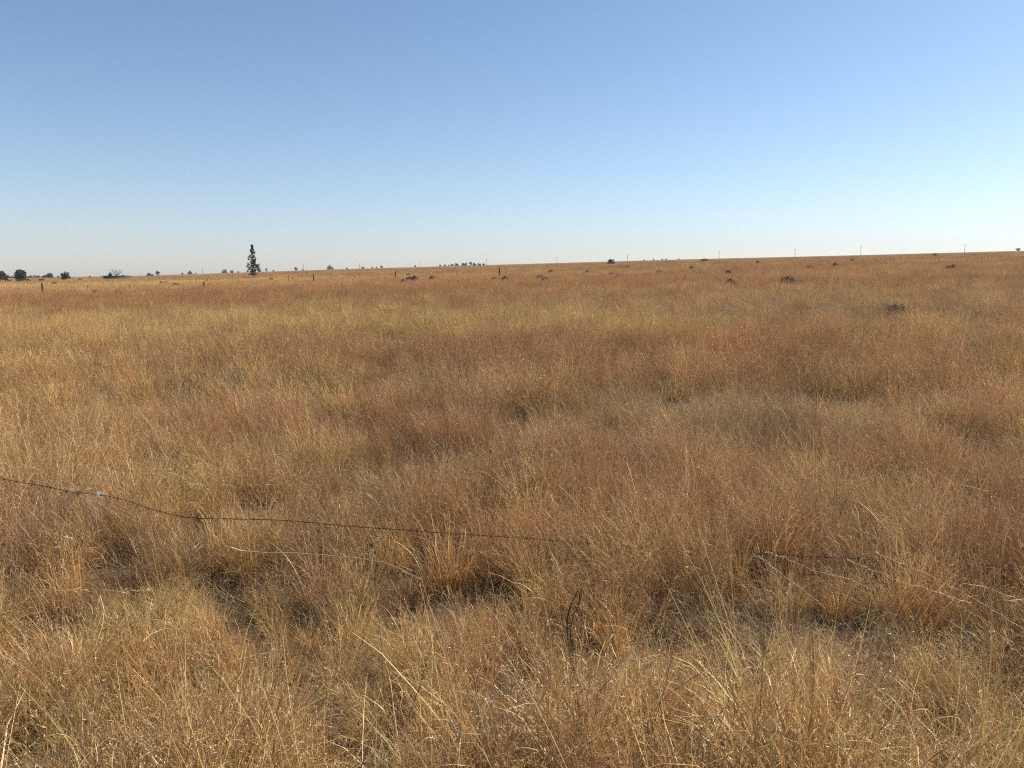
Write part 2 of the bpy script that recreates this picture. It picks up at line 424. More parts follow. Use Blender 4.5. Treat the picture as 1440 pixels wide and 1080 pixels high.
def make_tuft(kind, lod, seed):
    rng = np.random.default_rng(1000 + kind * 100 + lod * 10 + seed)
    A = Acc()
    rad = [.15, .27, .62, 2.4][lod]
    wid = [2.35, 3.2, 5.0, 15.0][lod]          # wider blades where a pixel covers more
    K = [7, 4, 3, 2][lod]
    ns = [.8, .7, .72, 1.0][lod]
    def U(a, b, n): return rng.uniform(a, b, n)
    if kind == 0:      # reddish fine grass with panicles
        n = int(62 * ns)
        root, a = disc(rng, n, rad)
        L = U(.42, .78, n)
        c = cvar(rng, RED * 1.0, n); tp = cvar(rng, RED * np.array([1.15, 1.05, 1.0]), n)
        V, Fq, C, P, D = ribbons(rng, root, L, U(.02, .34, n), U(0, 1.2, n), a + rng.normal(0, .9, n), U(.0011, .0019, n) * wid * [1, .75, 1, 1][lod], K, c, tp, pw=1.8, wob=.4)
        A.add(V, Fq, C)
        if lod <= 1:
            V, Fq, C = panicle(rng, P, D, cvar(rng, RED * np.array([1.25, 1.08, 1.05]), n), [14, 10][lod], .45, [.050, .07][lod], [.0040, .009][lod], [.0005, .0014][lod]); A.add(V, Fq, C)
        else:
            V, Fq, C = panicle(rng, P, D, cvar(rng, RED * np.array([1.2, 1.06, 1.03]), n), 3, .4, [.10, .18][lod - 2], [.018, .05][lod - 2], [.003, .009][lod - 2]); A.add(V, Fq, C)
        n = int(85 * ns)
        root, a = disc(rng, n, rad)
        base = YEL * .35 + RED * .55
        V, Fq, C, P, D = ribbons(rng, root, U(.14, .42, n), U(.05, .6, n), U(.2, 2.8, n), a + rng.normal(0, .9, n), U(.0015, .0028, n) * wid, max(2, K - 1), cvar(rng, base * .85, n), cvar(rng, base * 1.15, n))
        A.add(V, Fq, C)
    elif kind == 1:    # straw coloured leafy tussock
        n = int(120 * ns)
        root, a = disc(rng, n, rad * .9, .6)
        base = YEL
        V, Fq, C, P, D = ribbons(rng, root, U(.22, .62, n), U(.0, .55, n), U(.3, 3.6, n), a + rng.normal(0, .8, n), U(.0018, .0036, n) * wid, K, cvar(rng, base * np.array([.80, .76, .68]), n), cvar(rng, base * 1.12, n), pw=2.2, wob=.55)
        A.add(V, Fq, C)
        n = int(38 * ns)
        root, a = disc(rng, n, rad * .8)
        V, Fq, C, P, D = ribbons(rng, root, U(.45, .8, n), U(.02, .3, n), U(.1, 1.1, n), a + rng.normal(0, .9, n), U(.0013, .002, n) * wid, K, cvar(rng, base * .95, n), cvar(rng, base * 1.12, n))
        A.add(V, Fq, C)
        if lod <= 1:
            V, Fq, C = panicle(rng, P, D, cvar(rng, base * 1.05, n), [16, 7][lod], .6, [.030, .04][lod], [.0045, .009][lod], [.0004, .001][lod]); A.add(V, Fq, C)
        n = int(40 * ns)
        root, a = disc(rng, n, rad)
        V, Fq, C, P, D = ribbons(rng, root, U(.1, .3, n), U(.2, .9, n), U(.2, 1.8, n), a + rng.normal(0, .9, n), U(.002, .0035, n) * wid, max(2, K - 1), cvar(rng, base * .7, n), cvar(rng, base * .9, n))
        A.add(V, Fq, C)
    elif kind == 3:    # a few long pale stalks bent over above the rest
        n = 3
        root, a = disc(rng, n, .1)
        L = U(.7, 1.15, n)
        V, Fq, C, P, D = ribbons(rng, root, L, U(.1, .6, n), U(.5, 1.7, n), np.full(n, rng.uniform(0, 6.3)) + rng.normal(0, .5, n), U(.0024, .0036, n), 9, cvar(rng, STK * .8, n), cvar(rng, STK, n), wob=.12)
        A.add(V, Fq, C)
        V, Fq, C = panicle(rng, P, D, cvar(rng, STK, n), 14, .8, .018, .006, .0006); A.add(V, Fq, C)
    elif kind == 4:    # litter: old stems lying about the tuft bases
        n = 120
        root, a = disc(rng, n, .30)
        V, Fq, C, P, D = ribbons(rng, root, U(.08, .34, n), U(.55, 1.5, n), U(-.2, 1.2, n), U(0, 6.3, n), U(.0022, .0045, n), 4, cvar(rng, GRY * .6, n), cvar(rng, GRY * .85, n), wob=.8)
        A.add(V, Fq, C)
    else:              # grey weathered tangle
        n = int(115 * ns)
        root, a = disc(rng, n, rad)
        V, Fq, C, P, D = ribbons(rng, root, U(.18, .5, n), U(.1, .9, n), U(.3, 2.4, n), U(0, 6.3, n), U(.0013, .0027, n) * wid, K, cvar(rng, GRY * .85, n), cvar(rng, GRY * 1.15, n), wob=.7)
        A.add(V, Fq, C)
        if lod <= 1:
            V, Fq, C = panicle(rng, P, D, cvar(rng, GRY * 1.1, n), [7, 4][lod], .4, [.045, .05][lod], [.003, .007][lod], [.0004, .001][lod]); A.add(V, Fq, C)
        n = int(40 * ns)
        root, a = disc(rng, n, rad)
        V, Fq, C, P, D = ribbons(rng, root, U(.3, .6, n), U(.02, .5, n), U(.1, 1.2, n), U(0, 6.3, n), U(.0012, .002, n) * wid, K, cvar(rng, GRY * .9, n), cvar(rng, GRY * 1.1, n))
        A.add(V, Fq, C)
    if lod <= 1 and kind <= 2:
        n = [[70, 110, 80], [34, 46, 40]][lod][kind]
        base = [RED, YEL, GRY][kind]
        root, a = disc(rng, n, rad * 1.25)
        V, Fq, C, P, D = ribbons(rng, root, U(.05, .15, n) * [1, 1.3][lod], U(.1, 1.3, n), U(1.2, 3.8, n), U(0, 6.3, n), U(.0014, .0026, n) * [1.2, 2.2][lod], [5, 3][lod], cvar(rng, base * .85, n), cvar(rng, base * 1.2, n), wob=.5, z0=U(.12, .50, n)[:, None])
        A.add(V, Fq, C)
    return A.mesh('tuft_%d_%d_%02d' % (lod, kind, seed), lod)

NVAR = [5, 4, 3, 3]
TUFT_COLL = bpy.data.collections.new('tufts')
INDEX = {}
_i = 0
for lod in range(4):
    for kind in range(5 if lod == 0 else 3):
        for s_ in range(NVAR[lod]):
            me = make_tuft(kind, lod, s_)
            o = bpy.data.objects.new('tuft_%03d' % _i, me); TUFT_COLL.objects.link(o)
            INDEX[(lod, kind, s_)] = _i; _i += 1

def scatter(name, lod, r0, r1, dens, az, seed, label, only=None):
    rng = np.random.default_rng(seed)
    area = .5 * (r1 * r1 - r0 * r0) * 2 * az
    n = int(area * dens)
    r = np.sqrt(rng.uniform(r0 * r0, r1 * r1, n)); a = rng.uniform(-az, az, n)
    x = r * np.sin(a); y = r * np.cos(a)
    b = bare(x, y) if r0 < 40 else np.zeros(n)
    if only == 4: b = b * .1
    keep = rng.uniform(0, 1, n) > b * (.45 if r0 < 9 else .7)
    x, y, b, r = x[keep], y[keep], b[keep], r[keep]
    n = len(x)
    w = weights(x, y) ** 1.35; w /= w.sum(-1, keepdims=True)
    u = rng.uniform(0, 1, n)
    kind = (u > w[:, 0]).astype(int) + (u > w[:, 0] + w[:, 1]).astype(int)
    if only is not None: kind[:] = only
    var = rng.integers(0, NVAR[lod], n)
    lut = np.array([[INDEX[(lod, k, v)] for v in range(NVAR[lod])] for k in range(5 if lod == 0 else 3)])
    idx = lut[kind, var]
    hgt = (.52 + .50 * fbm(x / 2.2, y / 2.2, 201) + .34 * fbm(x / .55, y / .55, 211)) * rng.uniform(.72, 1.2, n) * (1 - .58 * b)
    if lod == 0:
        # a taller strip of tussocks by the verge, a strip shaped low behind it to lie in dark shade, tall again at the fence
        rw = r + .5 * (fbm(x / .8, y / .8, 231, 2) - .5)
        hgt = hgt * (1 + .26 * np.exp(-((rw - 2.45) / .5) ** 2) - .36 * np.exp(-((rw - 3.5) / .42) ** 2) + .11 * np.exp(-((y - 4.7) / .5) ** 2) * (np.abs(x) < 2.2))
    sc = np.stack([hgt * rng.uniform(.9, 1.1, n), hgt * rng.uniform(.9, 1.1, n), hgt], -1)
    if lod >= 2: sc[:, :2] = rng.uniform(.85, 1.15, (n, 2))
    rot = np.stack([rng.normal(0, .19, n), rng.normal(0, .19, n), rng.uniform(0, 6.283, n)], -1)
    if lod >= 2: rot[:, :2] *= .1
    if lod == 3: rot[:, 1] += 0
    tn = tint(x, y) * rng.uniform(.70, 1.30, (n, 1)) * (1 + rng.normal(0, .035, (n, 3)))
    me = bpy.data.meshes.new(name)
    z = terrain(x, y) - .015
    me.vertices.add(n); me.vertices.foreach_set('co', np.stack([x, y, z], -1).astype(np.float32).ravel())
    at_ = me.attributes.new('tf_idx', 'INT', 'POINT'); at_.data.foreach_set('value', idx.astype(np.int32))
    at_ = me.attributes.new('tf_rot', 'FLOAT_VECTOR', 'POINT'); at_.data.foreach_set('vector', rot.astype(np.float32).ravel())
    at_ = me.attributes.new('tf_scl', 'FLOAT_VECTOR', 'POINT'); at_.data.foreach_set('vector', sc.astype(np.float32).ravel())
    at_ = me.attributes.new('tint', 'FLOAT_COLOR', 'POINT'); c4 = np.ones((n, 4), np.float32); c4[:, :3] = tn; at_.data.foreach_set('color', c4.ravel())
    o = obj(name, me); tag(o, label, 'grass', None, 'stuff')
    md = o.modifiers.new('scatter', 'NODES'); md.node_group = GN
    return n

def make_gn():
    g = bpy.data.node_groups.new('scatter_tufts', 'GeometryNodeTree')
    g.interface.new_socket('Geometry', in_out='INPUT', socket_type='NodeSocketGeometry')
    g.interface.new_socket('Geometry', in_out='OUTPUT', socket_type='NodeSocketGeometry')
    N, L = g.nodes, g.links
    gi = N.new('NodeGroupInput'); go = N.new('NodeGroupOutput')
    ci = N.new('GeometryNodeCollectionInfo'); ci.inputs[0].default_value = TUFT_COLL; ci.inputs[1].default_value = True; ci.inputs[2].default_value = True
    ip = N.new('GeometryNodeInstanceOnPoints'); ip.inputs['Pick Instance'].default_value = True
    def na(name, ty):
        q = N.new('GeometryNodeInputNamedAttribute'); q.data_type = ty; q.inputs[0].default_value = name; return q.outputs[0]
    L.new(gi.outputs[0], ip.inputs['Points']); L.new(ci.outputs[0], ip.inputs['Instance'])
    L.new(na('tf_idx', 'INT'), ip.inputs['Instance Index'])
    e2r = N.new('FunctionNodeEulerToRotation'); L.new(na('tf_rot', 'FLOAT_VECTOR'), e2r.inputs[0]); L.new(e2r.outputs[0], ip.inputs['Rotation'])
    L.new(na('tf_scl', 'FLOAT_VECTOR'), ip.inputs['Scale'])
    L.new(ip.outputs[0], go.inputs[0])
    return g
GN = make_gn()
NI = 0
NI += scatter('near_grass', 0, 1.05, 10.5, 42, R(50), 1, 'tall fine brown and straw grass filling the foreground')
NI += scatter('loose_stalks', 0, 1.6, 16, 1.3, R(46), 7, 'long pale grass stalks bent over above the foreground sward', only=3)
NI += scatter('grass_litter', 0, 1.2, 12, 15, R(50), 8, 'brown litter of old stems lying between the tufts', only=4)
NI += scatter('field_grass', 1, 9.5, 38, 13.0, R(42), 2, 'dry reddish brown grass in the middle of the field')
NI += scatter('meadow_grass', 2, 35, 130, 3.0, R(40), 3, 'dry tawny grass covering the farther field')
NI += scatter('far_grass', 3, 122, 480, .22, R(39), 4, 'thin line of dry grass below the skyline')
print('tufts', NI)

# ------------------------------------------------------------------ shapes for single things
def tubes(name, lines, mat, sides=5):
    """lines: list of (points (n,3), radii (n,)) joined as the branches of one plant part or one bent wire"""
    Vs, Fs, n0 = [], [], 0
    for P, rad in lines:
        P = np.asarray(P, float); rad = np.asarray(rad, float) * np.ones(len(P))
        Tn = np.gradient(P, axis=0); Tn /= np.linalg.norm(Tn, axis=1, keepdims=True) + 1e-12
        ref = np.array([0, 0, 1.0]) if abs(Tn[:, 2]).mean() < .8 else np.array([1.0, 0, 0])
        A = np.cross(Tn, ref); A /= np.linalg.norm(A, axis=1, keepdims=True) + 1e-12
        B = np.cross(Tn, A)
        q = np.linspace(0, 2 * math.pi, sides, endpoint=False)
        V = P[:, None] + rad[:, None, None] * (A[:, None] * np.cos(q)[None, :, None] + B[:, None] * np.sin(q)[None, :, None])
        m = len(P)
        i = np.arange(m - 1)[:, None] * sides + np.arange(sides)[None]
        j = np.arange(m - 1)[:, None] * sides + (np.arange(sides)[None] + 1) % sides
        Fq = np.stack([i, j, j + sides, i + sides], -1).reshape(-1, 4)
        c0 = m * sides
        V = np.vstack([V.reshape(-1, 3), P[0], P[-1]])
        k = np.arange(sides)
        f0 = np.stack([np.full(sides, c0), (k + 1) % sides, k, np.full(sides, -1)], -1)
        f1 = np.stack([np.full(sides, c0 + 1), (m - 1) * sides + k, (m - 1) * sides + (k + 1) % sides, np.full(sides, -1)], -1)
        Fa = np.vstack([Fq, f0, f1]); Fa[Fa >= 0] += n0
        Vs.append(V); Fs.append(Fa); n0 += len(V)
    me = mesh_np(name, np.vstack(Vs), np.vstack(Fs), mat=mat)
    me.polygons.foreach_set('use_smooth', np.ones(len(me.polygons), bool))
    return me

def smooth_line(P, n):
    """Catmull-Rom through the points"""
    P = np.asarray(P, float)
    Q = np.vstack([2 * P[0] - P[1], P, 2 * P[-1] - P[-2]])
    t = np.linspace(0, len(P) - 1 - 1e-9, n); i = t.astype(int); f = (t - i)[:, None]
    a, b, c, e = Q[i], Q[i + 1], Q[i + 2], Q[i + 3]
    return .5 * (2 * b + (c - a) * f + (2 * a - 5 * b + 4 * c - e) * f * f + (3 * b - a - 3 * c + e) * f ** 3)

def cards(rng, cen, crad, nper, size, flat=.0):
    """leaf-sized faces spread round cluster centres; returns V, F, shade"""
    n = len(cen) * nper
    c = np.repeat(cen, nper, 0); cr = np.repeat(crad, nper)
    d = rng.normal(0, 1, (n, 3)); d /= np.linalg.norm(d, axis=1, keepdims=True)
    p = c + d * (cr * rng.uniform(.15, 1, n) ** .6)[:, None] * np.array([1, 1, .85])
    a = rng.normal(0, 1, (n, 3)); a[:, 2] -= flat; a /= np.linalg.norm(a, axis=1, keepdims=True)
    b = np.cross(a, rng.normal(0, 1, (n, 3))); b /= np.linalg.norm(b, axis=1, keepdims=True)
    s = size * rng.uniform(.6, 1.4, (n, 1))
    V = np.stack([p - a * s, p + b * s * .45, p + a * s, p - b * s * .45], 1).reshape(-1, 3)
    Fq = np.arange(n * 4).reshape(-1, 4)
    sh = np.repeat(np.repeat(rng.uniform(.65, 1.5, len(cen)), nper) * rng.uniform(.7, 1.35, n), 4)
    return V, Fq, sh

def plant(kind, px, base, top, wpx, shape, label, cat, group=None, leaf=None, trunk=None, dist=None, seed=0, trunk_frac=.0, dense=1.0, rows=None, backset=0.0):
    """a tree or bush seen at a pixel of the photograph, built where that sight line meets the land"""
    rng = np.random.default_rng(5000 + seed + int(px * 7))
    x, y, z, r = ground_hit(px, base)
    r += backset
    x, y = r * math.sin(pix_az(px, base)), r * math.cos(pix_az(px, base)); z = T(x, y)
    dx, dy, dz = pix_dir(px, top)
    ztop = H + dz / math.hypot(dx, dy) * r
    h = max(ztop - z, .6)
    w = wpx / F * r / math.cos(math.atan2(x, y)) * (.9 if 'farm' in kind else 1.0)
    root = empty(kind, (x, y, z - .03)); tag(root, label, cat, group)
    h0 = h * trunk_frac
    ncl = {'cone': 170, 'dome': 46, 'round': 40, 'hedge': 60, 'tiny': 12}[shape]
    if shape == 'cone':
        t = rng.uniform(0, 1, ncl) ** 1.15
        env = w / 2 * np.where(t < .12, .60 + t * 3.2, 1.0 - .90 * ((t - .12) / .88) ** 1.35) * rng.uniform(.6, 1.15, ncl)
        a = rng.uniform(0, 6.283, ncl); rr = env * rng.uniform(.0, 1, ncl) ** .7
        cen = np.stack([rr * np.cos(a), rr * np.sin(a), h0 + t * (h - h0) * .97], -1)
        crad = w * rng.uniform(.05, .13, ncl) * (1.15 - .4 * t)
        npr, ls = int(34 * dense), w * .033
    elif shape == 'hedge':
        cx = rng.uniform(-.5, .5, ncl) * w * .94
        hh = h * (.55 + .45 * vnoise(cx / w * 5 + px, cx * 0, 3))
        cen = np.stack([cx, rng.normal(0, h * .35, ncl), rng.uniform(.15, .88, ncl) * hh], -1)
        crad = h * rng.uniform(.15, .3, ncl); npr, ls = int(40 * dense), h * .12
    else:
        d = rng.normal(0, 1, (ncl, 3)); d /= np.linalg.norm(d, axis=1, keepdims=True)
        rr = rng.uniform(.1, 1, ncl)[:, None] ** .45
        if shape == 'dome':
            d[:, 2] = np.abs(d[:, 2])
            cen = d * rr * np.array([w / 2 * .85, w / 2 * .85, (h - h0) * .86]) + [0, 0, h0 + h * .04]
        else:
            cen = d * rr * np.array([w / 2 * .82, w / 2 * .82, (h - h0) / 2 * .82]) + [0, 0, h0 + (h - h0) / 2]
        cen += rng.normal(0, w * .04, cen.shape); cen[:, 2] = np.clip(cen[:, 2], h * .06, h * .95)
        k = min(w, h)
        crad = k * rng.uniform(.13, .24, ncl); npr, ls = int(40 * dense), k * .075
    V, Fq, sh = cards(rng, cen, crad, npr, ls)
    V[:, 2] = np.maximum(V[:, 2], .02)
    me = mesh_np('crown', V, Fq, 'leaf', np.repeat(sh[:, None], 3, 1), leaf or M_DARKLEAF)
    is_tree = 'tree' in kind
    obj('crown' if is_tree else 'foliage', me, root)
    tr = w * .035 if shape != 'hedge' else h * .04
    lines = []
    zt = h0 + (h - h0) * (.9 if shape == 'cone' else .5)
    bend = rng.normal(0, w * .03, 2)
    tp = smooth_line([[0, 0, -.1], [bend[0] * .5, bend[1] * .5, zt * .4], [bend[0], bend[1], zt]], 8)
    lines.append((tp, np.linspace(tr, tr * .25, 8)))
    for ci in rng.choice(ncl, min(ncl, 16 if is_tree else 7), replace=False):
        c = cen[ci]; zz = min(c[2] * .75, zt * .9)
        f = np.clip(zz / zt, 0, 1); s0 = np.array([bend[0] * f, bend[1] * f, zz])
        if shape == 'hedge': s0 = np.array([c[0] * .9, c[1] * .5, 0])
        lines.append((smooth_line([s0, (s0 + c) / 2 + [0, 0, -.03 * h], c], 5), np.linspace(tr * .4, tr * .08, 5)))
    if shape == 'hedge':
        for l_ in lines: obj('stem', tubes('stem', [l_], trunk or M_BARK, 5), root)
    else:
        obj('trunk' if is_tree else 'stem', tubes('trunk', lines, trunk or M_BARK, 5), root)
    return root

# ------------------------------------------------------------------ the lone tree and the trees on the skyline
plant('gum_tree', 356.5, 392.2, 343, 17, 'cone', 'tall narrow dark tree standing alone in the left of the field', 'tree', leaf=M_GUM, trunk_frac=.13, seed=3, dense=1.2)
G1 = 'trees at the left end of the skyline'
plant('farm_tree', 1.5, 397, 381, 15, 'round', 'dark round tree cut off by the left edge of the photo', 'tree', G1, M_GUM, trunk_frac=.1)
plant('farm_tree', 29.5, 396.6, 379, 14, 'round', 'large dark pointed tree beside the one at the left edge', 'tree', G1, M_GUM, trunk_frac=.08, seed=4)
plant('farm_tree', 92.5, 395.8, 382, 9.5, 'round', 'small dark upright tree standing alone between the long hedge and the reservoir', 'tree', G1, M_GUM, trunk_frac=.12, seed=5)
plant('farm_tree', 70.5, 391, 383.6, 9, 'dome', 'dome shaped dark tree at the right end of the skyline hedge', 'tree', G1, M_GUM, seed=6, trunk_frac=.05)
plant('bush', 11.5, 397.6, 391.8, 7, 'round', 'pale brown leafless bush in front of the tree at the left edge', 'bush', 'low bushes among the left trees', M_OLIVELEAF, seed=1)
plant('bush', 27.5, 398.2, 391.6, 9, 'round', 'olive brown bush at the foot of the large pointed tree', 'bush', 'low bushes among the left trees', M_OLIVELEAF, seed=2)
plant('bush', 39.3, 397.4, 391.7, 5.5, 'round', 'small brown bush right of the large pointed tree', 'bush', 'low bushes among the left trees', M_OLIVELEAF, seed=3)
plant('bush', 58.2, 397, 391.3, 6.5, 'round', 'reddish brown bush below the skyline hedge', 'bush', 'low bushes among the left trees', M_BROWNLEAF, seed=4)
plant('bush', 113, 396, 391.6, 4, 'round', 'small dark brown bush between the small upright tree and the reservoir', 'bush', 'low bushes among the left trees', M_BROWNLEAF, seed=5)
plant('bush', 49, 397.6, 395.9, 4, 'dome', 'tiny reddish bush low in the grass left of the reddish brown bush', 'bush', 'low bushes among the left trees', M_BROWNLEAF, seed=6)
plant('bush', 14.3, 391.2, 387.4, 9, 'dome', 'dark bush on the skyline between the two left trees', 'bush', 'bushes on the left skyline', M_DARKLEAF, seed=7)
plant('hedge', 45.5, 390.6, 387.0, 16, 'hedge', 'low dark hedge on the skyline right of the large pointed tree', 'hedge', 'hedges on the left skyline', M_DARKLEAF, seed=8)
plant('hedge', 64, 390.6, 386.4, 9, 'hedge', 'short dark hedge running up to the dome shaped tree', 'hedge', 'hedges on the left skyline', M_DARKLEAF, seed=9)
SKYLINE = [  # px, base, top, width, shape, what it looks like, where it stands
    (82, 390.6, 387.8, 4, 'dome', 'tiny pale', 'right of the dome shaped tree, left of the upright one', M_OLIVELEAF),
    (126.5, 390.2, 387.6, 2.6, 'dome', 'tiny grey', 'left of the reservoir', M_OLIVELEAF),
    (143, 389.6, 388.2, 4, 'dome', 'very low grey', 'just left of the reservoir', M_OLIVELEAF),
    (209.5, 388.3, 383.8, 5.5, 'dome', 'dark rounded', 'first right of the reservoir', M_DARKLEAF),
    (214.5, 388.2, 385.4, 2.6, 'dome', 'very small dark', 'touching the first one right of the reservoir', M_DARKLEAF),
    (221.7, 388, 380.8, 4.5, 'round', 'tall narrow dark', 'second clump right of the reservoir', M_GUM),
    (256.5, 386.4, 383.8, 3, 'dome', 'small dark', 'left of the boxy dark bush', M_DARKLEAF),
    (267, 386, 380.9, 6.2, 'dome', 'boxy dark', 'midway between reservoir and lone tall tree', M_DARKLEAF),
    (275.5, 385.6, 383.8, 2.4, 'dome', 'tiny pale', 'right beside the boxy dark bush', M_OLIVELEAF),
    (314.8, 384.2, 379.3, 8.5, 'dome', 'broad dome shaped dark', 'left of the lone tall tree', M_DARKLEAF),
    (325.8, 383.8, 380.1, 5, 'dome', 'small dark', 'between the broad dome and the lone tall tree', M_DARKLEAF),
    (334.8, 383.5, 381.4, 2.4, 'dome', 'tiny grey', 'closest on the left to the lone tall tree', M_OLIVELEAF),
    (348.5, 382.9, 379.5, 3, 'round', 'small grey', 'peeping out left behind the foot of the lone tall tree', M_OLIVELEAF),
    (365, 382.4, 377.8, 4.6, 'dome', 'grey rounded', 'just right behind the lone tall tree', M_OLIVELEAF),
    (374.6, 381.8, 376.8, 2.8, 'round', 'small upright dark', 'second right of the lone tall tree', M_GUM),
    (384.5, 381.4, 379.6, 2.4, 'dome', 'tiny grey', 'third right of the lone tall tree', M_OLIVELEAF),
    (416.3, 380.6, 375.9, 4.6, 'round', 'small grey topped', 'left of the faint second power pole', M_OLIVELEAF),
    (425.3, 380, 378.4, 2, 'dome', 'minute pale', 'at the foot of the second power pole', M_OLIVELEAF),
    (464.6, 379.4, 373.7, 10.4, 'dome', 'large black domed', 'standing alone between second and third power poles', M_DARKLEAF),
    (487.8, 378.2, 376.3, 3.2, 'dome', 'tiny pale', 'right of the large black dome', M_OLIVELEAF),
    (510, 377.4, 374.6, 4.6, 'dome', 'small flat dark', 'at the foot of the third power pole', M_DARKLEAF),
    (523.5, 377, 375.2, 2.4, 'dome', 'minute dark', 'right of the third power pole', M_DARKLEAF),
    (529.4, 376.8, 375.2, 2.4, 'dome', 'minute grey', 'left of the small upright one past the third power pole', M_OLIVELEAF),
    (536.6, 376.8, 373.5, 3.4, 'round', 'small upright dark', 'between third and fourth power poles', M_GUM),
    (584, 375.2, 372.8, 3, 'dome', 'small pale', 'at the foot of the fourth power pole', M_OLIVELEAF),
    (619, 374.6, 372.2, 4.4, 'dome', 'low dark', 'first at the left end of the long tree row', M_DARKLEAF),
    (625.6, 374.6, 371.8, 4, 'dome', 'low grey', 'second from the left in the long tree row', M_OLIVELEAF),
    (631, 374.2, 372.4, 3, 'dome', 'very low grey', 'third from the left in the long tree row', M_OLIVELEAF),
    (635.5, 374.4, 371.2, 4.4, 'dome', 'dark rounded', 'fourth from the left in the long tree row', M_DARKLEAF),
    (642.2, 374.2, 370, 6.6, 'dome', 'dark round topped', 'left of the largest in the long tree row', M_GUM),
    (653, 374.2, 368.9, 10, 'dome', 'largest dark', 'in the middle of the long tree row', M_GUM),
    (662, 373.8, 368.2, 4.4, 'round', 'tallest narrow', 'right of the largest in the long tree row', M_GUM),
    (667.2, 373.8, 369.8, 6.4, 'dome', 'dark broad', 'third from the right end of the long tree row', M_GUM),
    (674, 373.6, 370.2, 6, 'dome', 'grey green', 'second from the right end of the long tree row', M_DARKLEAF),
    (680, 373.4, 370, 4.6, 'dome', 'dark', 'last at the right end of the long tree row, beside a power pole', M_DARKLEAF),
    (919, 366.2, 363.8, 2.2, 'dome', 'tiny dark', 'first right of the seventh power pole', M_DARKLEAF),
    (905.5, 366.4, 365.2, 3, 'dome', 'minute low grey', 'just right of the seventh power pole', M_OLIVELEAF),
    (931, 365.8, 363.8, 2.4, 'dome', 'minute grey', 'left of a pair between seventh and eighth poles', M_OLIVELEAF),
    (936.5, 365.7, 363.6, 2.6, 'dome', 'minute dark', 'right one of a pair between seventh and eighth poles', M_DARKLEAF),
    (954.4, 365.2, 363.6, 3, 'dome', 'minute dark', 'left of the bush with a pointed top', M_DARKLEAF),
    (1431.8, 352.9, 349.1, 5, 'round', 'small grey', 'near the right edge of the photo', M_OLIVELEAF),
]
for i, (px, b, t, w, shp, look, where, lf) in enumerate(SKYLINE):
    tree_like = t < b - 3.4
    plant('skyline_tree' if tree_like else 'skyline_bush', px, b - .4, t - .5, w * 1.05, shp, f"{look} {'tree' if tree_like else 'bush'} {where}",
          'tree' if tree_like else 'bush', 'trees and bushes along the skyline', lf, seed=20 + i, dense=.7 if w < 5 else 1)
plant('bush', 859, 372.8, 363.8, 13, 'dome', 'dark rounded bush below the skyline left of the seventh power pole', 'bush', 'dark bushes on the rise', M_DARKLEAF, seed=70)
plant('bush', 990.5, 368.2, 362.6, 11, 'dome', 'dark low bush with a pointed top left of the eighth power pole', 'bush', 'dark bushes on the rise', M_DARKLEAF, seed=71)

# ------------------------------------------------------------------ the reservoir with its tree and bushes
def reservoir():
    x, y, z, r = ground_hit(165.5, 394.2)
    rad = 16.3 / F * r
    x0, y0 = x * (1 + rad / r), y * (1 + rad / r)
    z0 = T(x0, y0)
    hw = 5.2 / F * r
    root = empty('reservoir', (x0, y0, z0 - .2)); tag(root, 'low round dark walled farm reservoir near the left edge', 'reservoir')
    def ring(r1, r2, za, zb, n=56):
        a = np.linspace(0, 2 * math.pi, n, endpoint=False)
        V = np.vstack([np.stack([q * np.cos(a), q * np.sin(a), np.full(n, zz)], -1) for q, zz in ((r1, za), (r1, zb), (r2, zb), (r2, za))])
        Fq = []
        for k in range(4):
            for i in range(n):
                Fq.append([k * n + i, k * n + (i + 1) % n, ((k + 1) % 4) * n + (i + 1) % n, ((k + 1) % 4) * n + i])
        return V, np.array(Fq)
    V, Fq = ring(rad, rad - .35, 0, hw + .2); obj('wall', mesh_np('wall', V, Fq, mat=M_WALL), root)
    V, Fq = ring(rad + .06, rad - .41, hw + .203, hw + .33); obj('coping', mesh_np('coping', V, Fq, mat=M_WALL), root)
    V, Fq = ring(rad + .5, rad + .01, .0, .42); obj('footing', mesh_np('footing', V, Fq, mat=M_LIME), root)
    return x0, y0, z0, r, rad
RX, RY, RZ, RR_, RRAD = reservoir()
plant('bush', 155.3, 390.6, 382.6, 5, 'round', 'small dark upright bush at the left of the reservoir, before the bare tree', 'bush', 'bushes behind the reservoir', M_DARKLEAF, seed=80)
plant('bush', 174.6, 391.0, 386.0, 9.2, 'dome', 'dark rounded bush at the right of the reservoir behind its wall', 'bush', 'bushes behind the reservoir', M_DARKLEAF, seed=81)
